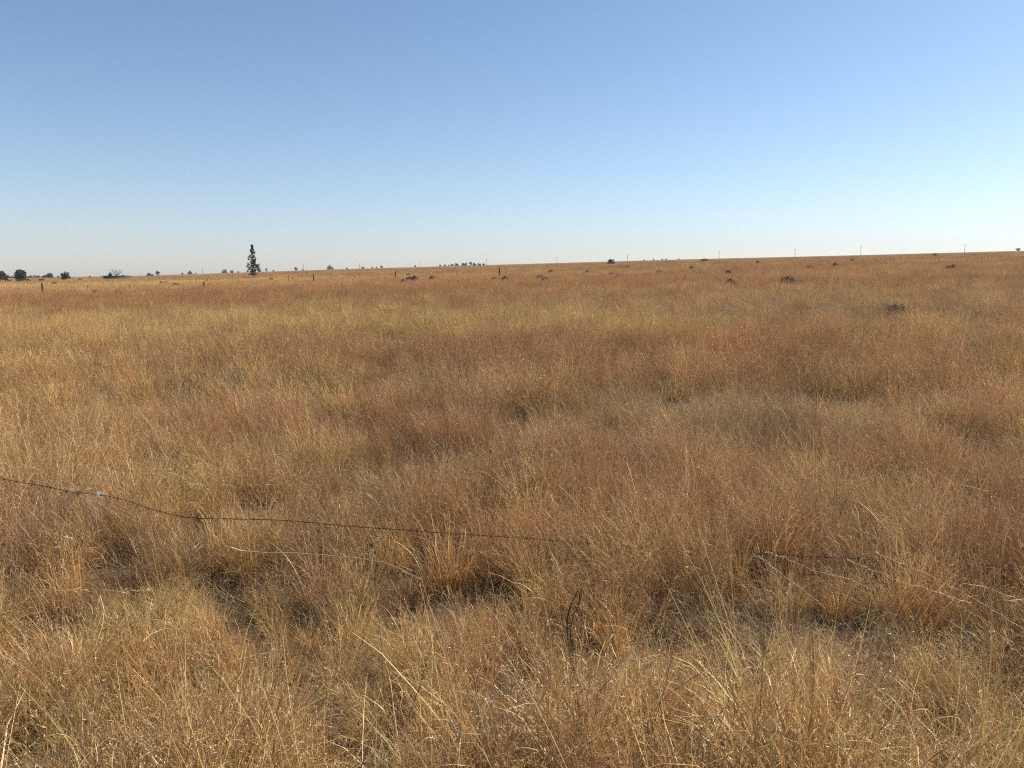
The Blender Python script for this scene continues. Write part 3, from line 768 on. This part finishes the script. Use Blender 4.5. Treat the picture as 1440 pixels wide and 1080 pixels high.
def bare_tree():
    rng = np.random.default_rng(77)
    x, y, z, r = ground_hit(164.5, 391.2)
    dx, dy, dz = pix_dir(164.5, 376.4); h = H + dz / math.hypot(dx, dy) * r - z
    root = empty('bare_tree', (x, y, z)); tag(root, 'leafless pale branching tree behind the reservoir', 'tree')
    lines, tw = [], []
    w = 8.6 / F * r
    lines.append((smooth_line([[0, 0, -.1], [.02 * h, 0, h * .12], [0, 0, h * .25]], 6), np.linspace(.028 * h, .02 * h, 6)))
    for k in range(15):
        a = k / 15 * 2 * math.pi + rng.normal(0, .3); s = rng.uniform(.35, 1.0)
        e = np.array([math.cos(a) * w * s, math.sin(a) * w * s, h * (rng.uniform(.75, 1.0) - .18 * s)])
        st = np.array([0, 0, h * rng.uniform(.12, .25)])
        m = st * .5 + e * .5 + np.array([0, 0, -.04 * h])
        ln = smooth_line([st, m, e], 7); lines.append((ln, np.linspace(.020 * h, .008 * h, 7)))
        for q in range(6):
            b = ln[rng.integers(3, 7)]; dd = (e - st) / np.linalg.norm(e - st) + rng.normal(0, .55, 3); dd[2] = abs(dd[2])
            tw.append((np.stack([b, b + dd * h * .07, b + dd * h * .14 + [0, 0, .02 * h]]), [.005 * h, .004 * h, .003 * h]))
    obj('trunk', tubes('trunk', lines, M_PALEBARK, 5), root); tq = obj('twigs', tubes('twigs', tw, M_PALEBARK, 4), root); tq['kind'] = 'stuff'
bare_tree()

def block_mesh(name, sx, sy, sz, mat, bev=.04, seed=0):
    bm = bmesh.new(); bmesh.ops.create_cube(bm, size=1)
    for v in bm.verts: v.co.x *= sx; v.co.y *= sy; v.co.z = (v.co.z + .5) * sz
    bmesh.ops.bevel(bm, geom=bm.edges[:], offset=bev, segments=2, affect='EDGES')
    me = bpy.data.meshes.new(name); bm.to_mesh(me); bm.free(); me.materials.append(mat); return me
def trough():
    x, y, z, r = ground_hit(185.3, 394.0)
    k = r / F
    root = empty('water_trough', (x, y, z - .05), R(8)); tag(root, 'low whitish concrete trough at the right end of the reservoir', 'trough')
    L_, W_, Hh = 5.2 * k, 1.6 * k, 1.9 * k
    bm = bmesh.new(); bmesh.ops.create_cube(bm, size=1)
    for v in bm.verts: v.co.x *= L_; v.co.y *= W_; v.co.z = (v.co.z + .5) * Hh
    top = [f for f in bm.faces if f.normal.z > .9]
    r_ = bmesh.ops.inset_region(bm, faces=top, thickness=.12 * k)
    bmesh.ops.translate(bm, verts=top[0].verts, vec=(0, 0, -Hh * .6))
    me = bpy.data.meshes.new('basin'); bm.to_mesh(me); bm.free(); me.materials.append(M_LIME)
    obj('basin', me, root)
    obj('plinth', block_mesh('plinth', L_ * .5, W_ * 1.3, Hh * .25, M_LIME, .02), root)
trough()
def rock(px, py, wpx, label):
    x, y, z, r = ground_hit(px, py); w = wpx / F * r
    bm = bmesh.new(); bmesh.ops.create_icosphere(bm, subdivisions=3, radius=1)
    for v in bm.verts:
        n = float(fbm(v.co.x * 1.3 + 5, v.co.y * 1.3 + v.co.z * 2, 3)); v.co *= w / 2 * (.75 + .5 * n); v.co.z *= .75
        v.co.z += w * .18
    me = bpy.data.meshes.new('pale_rock'); bm.to_mesh(me); bm.free(); me.materials.append(M_LIME)
    o = obj('pale_rock', me, loc=(x, y, z)); tag(o, label, 'rock')
rock(97.8, 395.6, 2.6, 'small whitish rock at the right foot of the small upright tree')

# ------------------------------------------------------------------ fence posts across the field
POSTS = [  # px, base, top, radius, tilt, label
    (60.8, 412.5, 397.8, .055, 2, 'dark wooden fence post at the left, nearest of the far fence posts'),
    (124, 408, 400.8, .025, 0, 'thin faint fence dropper right of the nearest fence post'),
    (182, 406.5, 399.6, .025, 1, 'thin faint fence dropper below the reservoir'),
    (286.4, 403.6, 396.2, .06, 0, 'short dark fence post between the reservoir and the lone tall tree'),
    (335.2, 399.4, 392.4, .025, 0, 'thin fence dropper just left of the lone tall tree'),
    (405.8, 396.6, 387.5, .022, 0, 'thin faint fence dropper right of the lone tall tree'),
    (431.4, 386.6, 380.6, .06, 0, 'short dark post on the rise directly left of a taller slanting post'),
    (441.6, 396.0, 384.6, .05, 3, 'tall slightly slanting dark fence post right of the lone tall tree'),
    (465.5, 394.3, 386, .02, 0, 'very thin dropper under the large black domed tree'),
    (505.5, 391.8, 384.6, .02, 1, 'very thin dropper below the third power pole'),
    (531.5, 391.6, 384.8, .022, 0, 'thin dropper left of the slanting post in mid field'),
    (555.8, 390.4, 380.8, .05, -3, 'dark fence post leaning left in the middle of the far fence'),
    (581.5, 388.6, 384.2, .02, 0, 'very thin dropper above the twin earth mounds'),
    (643, 388.4, 380.8, .024, 0, 'thin pale dropper below the long tree row'),
    (702.4, 386.2, 376.2, .07, 0, 'stout dark fence post, left one of the close pair right of the tree row'),
    (711.4, 386.0, 378.6, .04, 0, 'thinner fence post, right one of the close pair right of the tree row'),
]
for px, b, t, rad, tilt, label in POSTS:
    x, y, z, r = ground_hit(px, b); r = r * .80
    a = pix_az(px, b); x, y = r * math.sin(a), r * math.cos(a); z = T(x, y)
    dx, dy, dz = pix_dir(px, t); h = H + dz / math.hypot(dx, dy) * r - z
    h = max(h, .8)
    rng = np.random.default_rng(int(px))
    rad = rad * 1.35
    P = np.stack([np.full(7, 0.) + np.cumsum(rng.normal(0, .008, 7)), np.zeros(7), np.linspace(-.1, h, 7)], -1); P[:, 0] += np.tan(R(-tilt)) * P[:, 2] + 0
    me = tubes('fence_post', [(P, rad * np.linspace(1.05, .9, 7))], M_POST, 9)
    o = obj('fence_post', me, loc=(x, y, z)); tag(o, label, 'fence post', 'posts of the fence across the field')

# ------------------------------------------------------------------ power poles on the skyline
POLES = [(285, 384.6, 377.4), (427, 380.0, 371.8), (505.7, 377.6, 370.2), (590.7, 375.2, 367.9), (684.5, 372.9, 364.4), (783.4, 370.2, 360.9),
         (882.4, 367.2, 357.4), (1011, 363.8, 352.8), (1117.8, 361.2, 349.8), (1210.3, 358.9, 346.3), (1356.4, 355.1, 343.8)]
ORD = ['first', 'second', 'third', 'fourth', 'fifth', 'sixth', 'seventh', 'eighth', 'ninth', 'tenth', 'last']
EXTRA = ['between the reservoir and the lone tree', 'left of the large black domed tree', 'right of the large black domed tree', 'left of the long tree row',
         'at the right end of the long tree row', 'alone on the bare rise', 'just right of the dark rounded bush', 'right of the bush with a pointed top',
         'above the large dark mound', 'on the bare right half of the rise', 'closest to the right edge of the photo']
for i, (px, b, t) in enumerate(POLES):
    r = 760.0
    a = pix_az(px, b); x, y = r * math.sin(a), r * math.cos(a); z = T(x, y)
    dx, dy, dz = pix_dir(px, t); h = H + dz / math.hypot(dx, dy) * r - z
    root = empty('power_pole', (x, y, z), R(-20)); tag(root, f'{ORD[i]} power pole from the left, {EXTRA[i]}', 'power pole', 'power poles along the skyline')
    obj('pole', tubes('pole', [(np.array([[0, 0, -.5], [0, 0, h * .5], [0, 0, h]]), [.17, .15, .12])], M_POLE, 8), root)
    arm = obj('crossarm', block_mesh('crossarm', 2.0, .14, .16, M_POLE, .02), root); arm.location = (0, -.2, h - .75)
    for sx in (-.9, 0, .9):
        q = obj('insulator', tubes('insulator', [(np.array([[0, 0, 0], [0, 0, .12], [0, 0, .2], [0, 0, .3]]), [.05, .08, .05, .07])], M_INS, 6), root)
        q.location = (sx, -.2 if sx else 0, h - .59 if sx else h)

# ------------------------------------------------------------------ earth mounds in the grass
MOUNDS = [  # px, base, width, height, label
    (76, 399.6, 4.5, 1.6, 'tiny dark mound right above the nearest fence post'),
    (135, 413.2, 5, 1.8, 'brown mound right of the nearest fence post'),
    (167.5, 414, 7, 2, 'low brown mound below the reservoir'),
    (226.6, 399.2, 5.5, 1.5, 'flat dark mound, lower one of two close right of the reservoir'),
    (234, 397.6, 4.5, 1.3, 'flat dark mound, upper one of two close right of the reservoir'),
    (247, 402, 8, 2.2, 'dark mound left of the short dark fence post'),
    (292, 395.2, 3, 1.2, 'tiny brown mound above the short dark fence post'),
    (381, 393.8, 4.5, 1.8, 'small dark mound right of the foot of the lone tree'),
    (413, 392.6, 2.5, 1, 'tiny mound left of the slanting fence post'),
    (499.5, 390.8, 4.5, 1.4, 'small dark mound between the two slanting fence posts'),
    (574, 388.2, 4, 2, 'pale brown mound with a stalk, right of the left leaning post'),
    (576, 393, 5, 2, 'brown mound, left one of the joined pair in mid field'),
    (583.5, 393, 4.5, 2.2, 'darker mound, right one of the joined pair in mid field'),
    (567, 396.6, 5, 1.6, 'faint reddish mound below left of the joined pair'),
    (608, 392.2, 6, 2.4, 'round dark mound right of the joined pair in mid field'),
    (695, 392.2, 2.5, 1.4, 'tiny brown mound left below the close pair of posts'),
    (710.3, 392.6, 7, 2.6, 'dark mound just below the close pair of posts'),
    (759.7, 390.4, 9.5, 2.8, 'wide dark mound right of the close pair of posts'),
    (767.5, 393.6, 6, 2, 'faint brown mound touching the wide dark one'),
    (776, 383.6, 7, 1.8, 'dark mound uphill of the wide dark mound'),
    (825.4, 384, 4, 1.8, 'small dark mound left below the dark rounded bush'),
    (861, 385.2, 5, 1.6, 'low dark mound straight below the dark rounded bush'),
    (868.6, 389.2, 4.5, 2, 'dark mound lower right below the dark rounded bush'),
    (882.8, 376.2, 3.2, 1.6, 'small dark mound right of the dark rounded bush'),
    (926.5, 383, 4, 1.4, 'faint dark mound below the pair of minute skyline bushes'),
    (973, 378.6, 4, 1.6, 'small dark mound below the bush with a pointed top'),
    (1025, 383.6, 6, 2, 'brown mound below the eighth power pole'),
    (1027.5, 399.8, 12, 1.8, 'long flat brown mound left of the large dark mound'),
    (1065.5, 370, 4, 1.5, 'faint mound high on the rise left of the ninth pole'),
    (1140, 377, 5, 1.6, 'small dark mound up the rise right of the ninth pole'),
    (1175, 374, 6.5, 2.2, 'dark mound up the rise left of the tenth pole'),
    (1198, 367.4, 3.5, 1.6, 'small faint mound just below the tenth pole'),
    (1315, 360, 4.5, 1.7, 'tiny dark mound at the crest left of the last pole'),
    (1338, 378.4, 10, 2.8, 'wide dark mound below the last pole'),
]
def mound_mesh(w, h, seed, mat, deep=.45):
    bm = bmesh.new(); bmesh.ops.create_icosphere(bm, subdivisions=4, radius=1)
    for v in bm.verts:
        c = v.co.copy()
        n = float(fbm(c.x * 1.6 + seed, c.y * 1.6 + c.z, seed, 4)) - .5
        k = 1 + .7 * n
        v.co.x = c.x * w / 2 * k; v.co.y = c.y * w / 2 * k * .9
        v.co.z = (c.z * h * (1 + .5 * n)) if c.z > 0 else c.z * deep
        if c.z > 0: v.co.z += h * .35 * (float(vnoise(c.x * 4 + seed, c.y * 4, seed + 9)) - .5)
    me = bpy.data.meshes.new('earth_mound'); bm.to_mesh(me); bm.free(); me.materials.append(mat); return me
for i, (px, b, w, h, label) in enumerate(MOUNDS):
    x, y, z, r = ground_hit(px, b)
    gh = .42
    r2 = r * (1 - gh / 2.6)          # the sight line through the base grazes the grass tops first
    a = pix_az(px, b); x, y = r2 * math.sin(a), r2 * math.cos(a); z = T(x, y)
    hh = 1.3 * h / F * r2 + gh
    o = obj('earth_mound', mound_mesh(max(w / F * r2 * 1.5, 1.0), hh, i, M_SOIL), loc=(x, y, z)); tag(o, label, 'mound', 'earth mounds in the grass')
def heap(px, b, w, h, mat, mat2, label, name, cat, seed, twigs=260):
    rng = np.random.default_rng(seed)
    x, y, z, r = ground_hit(px, b); r2 = r * .86
    a = pix_az(px, b); x, y = r2 * math.sin(a), r2 * math.cos(a); z = T(x, y)
    W, Hh = w / F * r2, h / F * r2 + .40
    root = empty(name, (x, y, z)); tag(root, label, cat)
    obj('soil', mound_mesh(W, Hh * .82, seed, mat), root)
    L = []
    for k in range(twigs):
        aa = rng.uniform(0, 6.28); q = rng.uniform(0, 1) ** .5 * W / 2
        p = np.array([q * math.cos(aa), q * math.sin(aa), Hh * .75 * math.sqrt(max(0, 1 - (q / W * 2) ** 2)) * rng.uniform(.7, 1.05)])
        dd = rng.normal(0, 1, 3); dd[2] = abs(dd[2]) * .8; dd /= np.linalg.norm(dd); l = rng.uniform(.12, .4)
        L.append((np.stack([p, p + dd * l * .5 + rng.normal(0, .02, 3), p + dd * l]), [.008, .006, .003]))
    tw = obj('dead_stems', tubes('dead_stems', L, mat2, 3), root); tw['kind'] = 'stuff'
heap(1107, 399.2, 27, 9.5, M_GREYSOIL, M_TWIG, 'large dark grey earth mound with dead stems on the right of the field', 'overgrown_mound', 'mound', 5, 200)
heap(1257, 438, 38, 4.5, M_HEAPSOIL, M_BROWNSTALK, 'flattened heap of dark dead stems on the right, nearest to the viewer', 'dead_stem_heap', 'brush heap', 8, 520)

# ------------------------------------------------------------------ barbed wire fence in the foreground
FS = -.10
def fence_pt(px, py):
    u, _, _ = pix_dir(px, py); x_, y_, z_ = pix_dir(px, py); k = x_ / y_
    Y = 4.85 / (1 - FS * k)
    return np.array([k * Y, Y, H + z_ / y_ * Y])
WP = [(-420, 610), (-180, 642), (0, 673), (33, 679), (67, 684.5), (103, 692.5), (130, 694.5), (150, 697.5), (175, 703), (217, 717), (245, 724), (277, 728.5), (393, 731.5), (480, 739),
      (550, 744), (677, 753), (754, 758), (814, 763), (955, 772), (1060, 779), (1173, 784), (1260, 788), (1360, 792), (1440, 795), (1600, 801), (1900, 815)]
def wire_fence():
    base = fence_pt(720, 760)
    root = empty('barbed_wire', (0, 0, 0)); tag(root, 'rusty barbed wire sagging across the foreground grass from the left edge', 'barbed wire')
    P = smooth_line([fence_pt(*p) for p in WP], 1500)
    s = np.r_[0, np.cumsum(np.linalg.norm(np.diff(P, axis=0), axis=1))]
    n = int(s[-1] / .006); q = np.linspace(0, s[-1], n)
    P = np.stack([np.interp(q, s, P[:, k]) for k in range(3)], -1)
    Tn = np.gradient(P, axis=0); Tn /= np.linalg.norm(Tn, axis=1, keepdims=True)
    A = np.cross(Tn, [0, 0, 1.]); A /= np.linalg.norm(A, axis=1, keepdims=True); B = np.cross(Tn, A)
    for ph in (0, math.pi):
        w = q / .055 * 2 * math.pi + ph
        Q = P + 0.0018 * (A * np.cos(w)[:, None] + B * np.sin(w)[:, None])
        obj('strand', tubes('strand', [(Q, .0015)], M_WIRE, 5), root)
    # one barb, then copies of it along the wire
    L = []
    t = np.linspace(0, 2 * math.pi * 2.2, 26)
    L.append((np.stack([np.linspace(-.006, .006, 26), .0045 * np.cos(t), .0045 * np.sin(t)], -1), .0011))
    for sx, ang in ((-.006, .5), (-.003, 3.7), (.003, 2.1), (.006, 5.2)):
        e = np.array([sx * 1.5, math.cos(ang) * .017, math.sin(ang) * .017]); L.append((np.stack([[sx, .0, .0], e * .6, e]), [.0012, .0011, .0003]))
    bme = tubes('barb', L, M_WIRE, 4)
    rng = np.random.default_rng(4)
    k = .05
    while k < s[-1] - .05:
        i = min(int(k / s[-1] * (n - 1)), n - 1)
        o = obj('barb', bme, root); o.location = P[i]
        o.rotation_mode = 'QUATERNION'; o.rotation_quaternion = Vector(Tn[i]).to_track_quat('X', 'Z')
        o.rotation_quaternion.rotate(__import__('mathutils').Quaternion(Vector(Tn[i]), rng.uniform(0, 6.28)))
        k += rng.uniform(.105, .13)
    LW = [(-300, 872), (200, 905), (650, 990), (1000, 1019), (1150, 1023), (1300, 1023.5), (1440, 1024), (1800, 1024)]
    pts = smooth_line([fence_pt(*p) for p in LW], 260)
    o = obj('plain_wire', tubes('plain_wire', [(pts, .0013)], M_WIRE, 6)); tag(o, 'thin straight lower fence wire showing in the grass at bottom right', 'fence wire')
wire_fence()

# ------------------------------------------------------------------ single stalks and twigs
def over(px, py, zt=.66):
    zt = zt * 1.16
    """point on the sight line at height zt above the land"""
    dx, dy, dz = pix_dir(px, py); t = (zt - H) / dz
    return np.array([dx * t, dy * t, zt + T(dx * t, dy * t)])
def stalk(pts, label, zt=.66, rad=.0016, mat=None, name='grass_stalk', cat='grass stalk', group='long single grass stalks in the foreground', head=True, root=None, zs=None):
    P = [over(px, py, (zs[i] if zs else zt)) for i, (px, py) in enumerate(pts)]
    if root is not None:
        x, y, z, r = ground_hit(*root); g = np.array([x, y, z])
        P = [g, g * .45 + P[0] * .55 + np.array([0, 0, .05])] + P
    C = smooth_line(P, 34)
    rw_ = np.random.default_rng(int(pts[0][0] * 3 + pts[0][1]))
    kk = np.cumsum(rw_.normal(0, .0022, (34, 3)), 0); kk -= np.linspace(0, 1, 34)[:, None] * kk[-1]; C = C + kk; rad = rad * .82
    rr = np.linspace(rad, rad * .55, 34)
    rt = empty(name, tuple(P[0])); tag(rt, label, cat, group)
    C = C - P[0]
    st = obj('stem', tubes('stem', [(C, rr)], mat or M_STALK, 5), rt)
    if head:
        rng = np.random.default_rng(len(label)); L = []
        for k in range(16):
            i = rng.integers(26, 34); d = C[min(i, 33)] - C[i - 2]; d /= np.linalg.norm(d); d = d + rng.normal(0, .35, 3)
            L.append((np.stack([C[i], C[i] + d * .006, C[i] + d * .013]), [.0004, .0012, .0003]))
        obj('seed_head', tubes('seed_head', L, mat or M_STALK, 4), rt)
    return rt
stalk([(316, 777), (345, 780), (430, 787), (520, 797), (560, 810), (590, 827)], 'long pale stalk lying almost level left of centre, its tip bending down', root=(255, 850), rad=.0032, zt=.86)
stalk([(540, 896), (526, 850), (522, 812), (523, 784)], 'upright pale stalk crossing the end of the long level one', zs=[.35, .5, .64, .78], rad=.0013)
stalk([(75, 890), (84, 868), (106, 848), (140, 834), (175, 830), (206, 829)], 'inner one of two pale stalks arching right at the left edge', zs=[.5, .58, .66, .7, .7, .68])
stalk([(0, 872), (22, 846), (48, 833), (85, 829), (118, 828)], 'outer one of two pale stalks arching right from the left edge', zs=[.5, .6, .68, .7, .68])
stalk([(148, 926), (160, 900), (178, 884), (205, 876), (232, 880), (252, 890)], 'pale stalk making a low arch below the pair of left arches', zs=[.45, .55, .64, .68, .66, .6])
stalk([(255, 908), (200, 906), (222, 894), (250, 891), (282, 892)][1:], 'short pale stalk level beside the low arch', zt=.66)
stalk([(320, 936), (350, 930), (395, 922)], 'short straight pale stalk slanting up to the right, under the left dark hollow', zt=.62, rad=.0016)
stalk([(57, 782), (60, 764), (72, 754), (88, 751), (101, 753)], 'small pale hoop of grass under the barbed wire at left', zs=[.55, .63, .68, .7, .68], rad=.0014)
stalk([(182, 764), (200, 738), (222, 710), (228, 690)][:3] + [(240, 694)], 'thin pale stalk rising to the wire at left', zs=[.5, .6, .72, .8], rad=.0012)
stalk([(180, 701), (200, 682), (216, 664), (224, 652)], 'slanting pale stalk rising behind the wire at left', zs=[.5, .62, .72, .78], rad=.0015)
stalk([(194, 658), (222, 656), (252, 664), (292, 684)], 'faint arching stalk above the slanting one at left', zs=[.6, .68, .7, .66], rad=.0013)
stalk([(684, 1078), (672, 1058), (663, 1034), (665, 1014), (680, 1003), (704, 1001)], 'pale hooked stalk at the bottom edge left of centre', zs=[.3, .4, .52, .62, .68, .7], rad=.0018)
stalk([(606, 922), (598, 950), (589, 972), (580, 1000), (570, 1032)][::-1], 'dark brown dead stalk leaning right at bottom left of centre', mat=M_TWIG, rad=.0016, zs=[.3, .42, .54, .62, .68], head=False, name='dead_stalk', cat='dead stalk', group=None)
stalk([(612, 930), (604, 950), (597, 970), (590, 990)][::-1], 'short dark stalk beside the dark brown leaning one', mat=M_BROWNSTALK, rad=.0012, zs=[.45, .54, .62, .68], head=False, name='dead_stalk', cat='dead stalk', group=None)
stalk([(1063, 806), (1105, 838), (1140, 864), (1160, 880)][::-1], 'bright thin stalk slanting down right of centre under the wire', zs=[.5, .62, .72, .78], rad=.0016)
stalk([(1080, 800), (1150, 828), (1225, 857)][::-1], 'long thin stalk crossing right of the bright slanting one', zs=[.6, .68, .74], rad=.0013)
stalk([(1195, 817), (1262, 848), (1330, 870), (1364, 878)][::-1], 'long pale stalk running down right below the wire', zs=[.58, .66, .72, .76], rad=.0014)
stalk([(1235, 808), (1300, 838), (1366, 872), (1440, 914)][::-1], 'longest pale stalk running down to the right edge', zs=[.5, .6, .7, .78], rad=.0014)
stalk([(1358, 900), (1380, 884), (1408, 873), (1440, 874)], 'pale stalk rising to the right edge, crossing the longest one', zs=[.55, .64, .7, .68], rad=.0017)
stalk([(1088, 842), (1090, 815), (1087, 788)], 'short upright pale stalk just under the wire right of centre', zs=[.58, .68, .78], rad=.0014)
stalk([(812, 990), (850, 972), (890, 957), (930, 947)], 'pale stalk slanting up to the right in the dark hollow right of centre', zs=[.55, .62, .66, .66], rad=.0018)
stalk([(948, 992), (990, 982), (1030, 970), (1066, 966)], 'pale stalk nearly level along the lower rim of the right dark hollow', zs=[.55, .62, .66, .66], rad=.0018)
stalk([(1176, 1036), (1200, 1018), (1219, 1003)], 'thick short straw blade slanting up near the bottom right', zs=[.5, .58, .64], rad=.0022, head=False)
stalk([(1262, 694), (1300, 696), (1340, 701), (1386, 718)], 'long stalk bowed level above the wire at the right', zs=[.62, .68, .7, .62], rad=.0017)
stalk([(824, 929), (850, 914), (872, 902), (890, 897)], 'yellowish blade slanting up into the right dark hollow', zs=[.5, .58, .64, .68], rad=.0016)
stalk([(856, 880), (862, 866), (866, 852), (868, 838)][::1], 'upright yellow blade right of the dark twig', zs=[.45, .55, .62, .7], rad=.002, head=False)
stalk([(1073, 572), (1088, 592), (1102, 602)][::-1], 'short pale stalk slanting in the middle distance at right', zs=[.5, .6, .7], rad=.003)
stalk([(300, 1075), (292, 1030), (286, 985), (282, 945)], 'long thin upright stalk at bottom left', zs=[.2, .4, .6, .78], rad=.0012)

def twig():
    rt = empty('dark_twig', tuple(over(800, 882, .3))); tag(rt, 'dark twig bent into a narrow loop standing right of centre', 'twig')
    o0 = over(800, 882, .3)
    Y = float(over(805, 850, .68)[1])
    def p(px, py): return np.array(at(px, py, Y)) - o0
    g = np.array([o0[0] + .01, Y, T(o0[0], Y)]) - o0
    A = [g, p(799, 900), p(798, 878), p(799, 862), p(805, 846), p(811, 834), p(813, 830)]
    B = [g + [.01, 0, 0], p(803, 902), p(804, 880), p(806, 864), p(812, 856), p(815, 844), p(814, 834), p(812, 830)]
    C = [p(815, 846), p(817, 838), p(817.5, 827)]
    D = [p(799, 866), p(802, 856), p(803, 850)]
    for ln, n_, r_ in ((A, 30, .0019), (B, 34, .0019), (C, 10, .0018), (D, 8, .0013)):
        obj('stem', tubes('stem', [(smooth_line(ln, n_), r_)], M_TWIG, 6), rt)
twig()

def wire_tangle():
    """dry grass blown into the wire at the left"""
    rng = np.random.default_rng(12)
    c = fence_pt(112, 692.5)
    rt = empty('grass_tangle', tuple(c)); tag(rt, 'bundle of pale dry grass caught on the barbed wire at the left', 'grass bundle')
    L = []
    for k in range(64):
        m = rng.integers(0, 4)
        if m == 0: e = (150 + rng.normal(0, 14), 650 + rng.normal(0, 8))
        elif m == 1: e = (186 + rng.normal(0, 14), 752 + rng.normal(0, 14))
        elif m == 2: e = (28 + rng.normal(0, 16), 735 + rng.normal(0, 16))
        else: e = (rng.uniform(30, 200), rng.uniform(660, 745))
        E = (fence_pt(*e) - c) * rng.uniform(.45, 1.0); E[1] += rng.normal(0, .12)
        s = -E * rng.uniform(.0, .22) + rng.normal(0, .008, 3)
        mid = E * .5 + np.array([rng.normal(0, .02), rng.normal(0, .02), rng.uniform(-.02, .05)])
        L.append((smooth_line([s, rng.normal(0, .006, 3), mid, E], 9), np.linspace(.0010, .0004, 9)))
    o = obj('blades', tubes('blades', L, M_TANGLE, 4), rt); o['kind'] = 'stuff'
    L = []
    q = fence_pt(140, 697) - c
    for k in range(60):
        d = rng.normal(0, 1, 3) * .016; a = q + rng.normal(0, .008, 3)
        L.append((smooth_line([a - d, a + rng.normal(0, .006, 3), a + d * rng.uniform(.3, 1)], 5), .0006))
    o = obj('pale_fluff', tubes('pale_fluff', L, plain_mat('pale_fluff', (.72, .68, .6), .9, .1, 80), 3), rt); o['label'] = 'whitish fluff snagged on the wire'
wire_tangle()
def thistle():
    o0 = over(523, 776, .8)
    rt = empty('dried_flower', tuple(o0)); tag(rt, 'small purplish dried flower head above the long level stalk', 'dried flower')
    rng = np.random.default_rng(3)
    M_P = plain_mat('purple_head', (.16, .09, .10), .8, .2, 80)
    L = []
    for k in range(46):
        d = rng.normal(0, 1, 3); d /= np.linalg.norm(d); L.append((np.stack([d * .002, d * .008, d * .012]), [.0012, .0009, .0003]))
    obj('flower_head', tubes('flower_head', L, M_P, 4), rt)
    g = np.array([o0[0] + .03, o0[1] + .05, T(o0[0], o0[1])]) - o0
    obj('stem', tubes('stem', [(smooth_line([g, g * .5 + [.01, 0, 0], [0, 0, 0]], 12), np.linspace(.0014, .0009, 12))], M_BROWNSTALK, 5), rt)
thistle()

# ------------------------------------------------------------------ dry season air
def haze():
    bm = bmesh.new(); bmesh.ops.create_cube(bm, size=2)
    for v in bm.verts:
        v.co.x *= 2700; v.co.y *= 2700; v.co.z = 110 if v.co.z > 0 else -25
    me = bpy.data.meshes.new('haze'); bm.to_mesh(me); bm.free()
    m, nt, out = new_mat('haze')
    p = nt.nodes.new('ShaderNodeVolumePrincipled'); p.inputs['Color'].default_value = (.93, .94, 1.0, 1); p.inputs['Density'].default_value = .00017
    nt.links.new(p.outputs[0], out.inputs['Volume']); me.materials.append(m)
    o = obj('haze', me); o['kind'] = 'stuff'; o['label'] = 'thin pale dry season haze over the field'
haze()
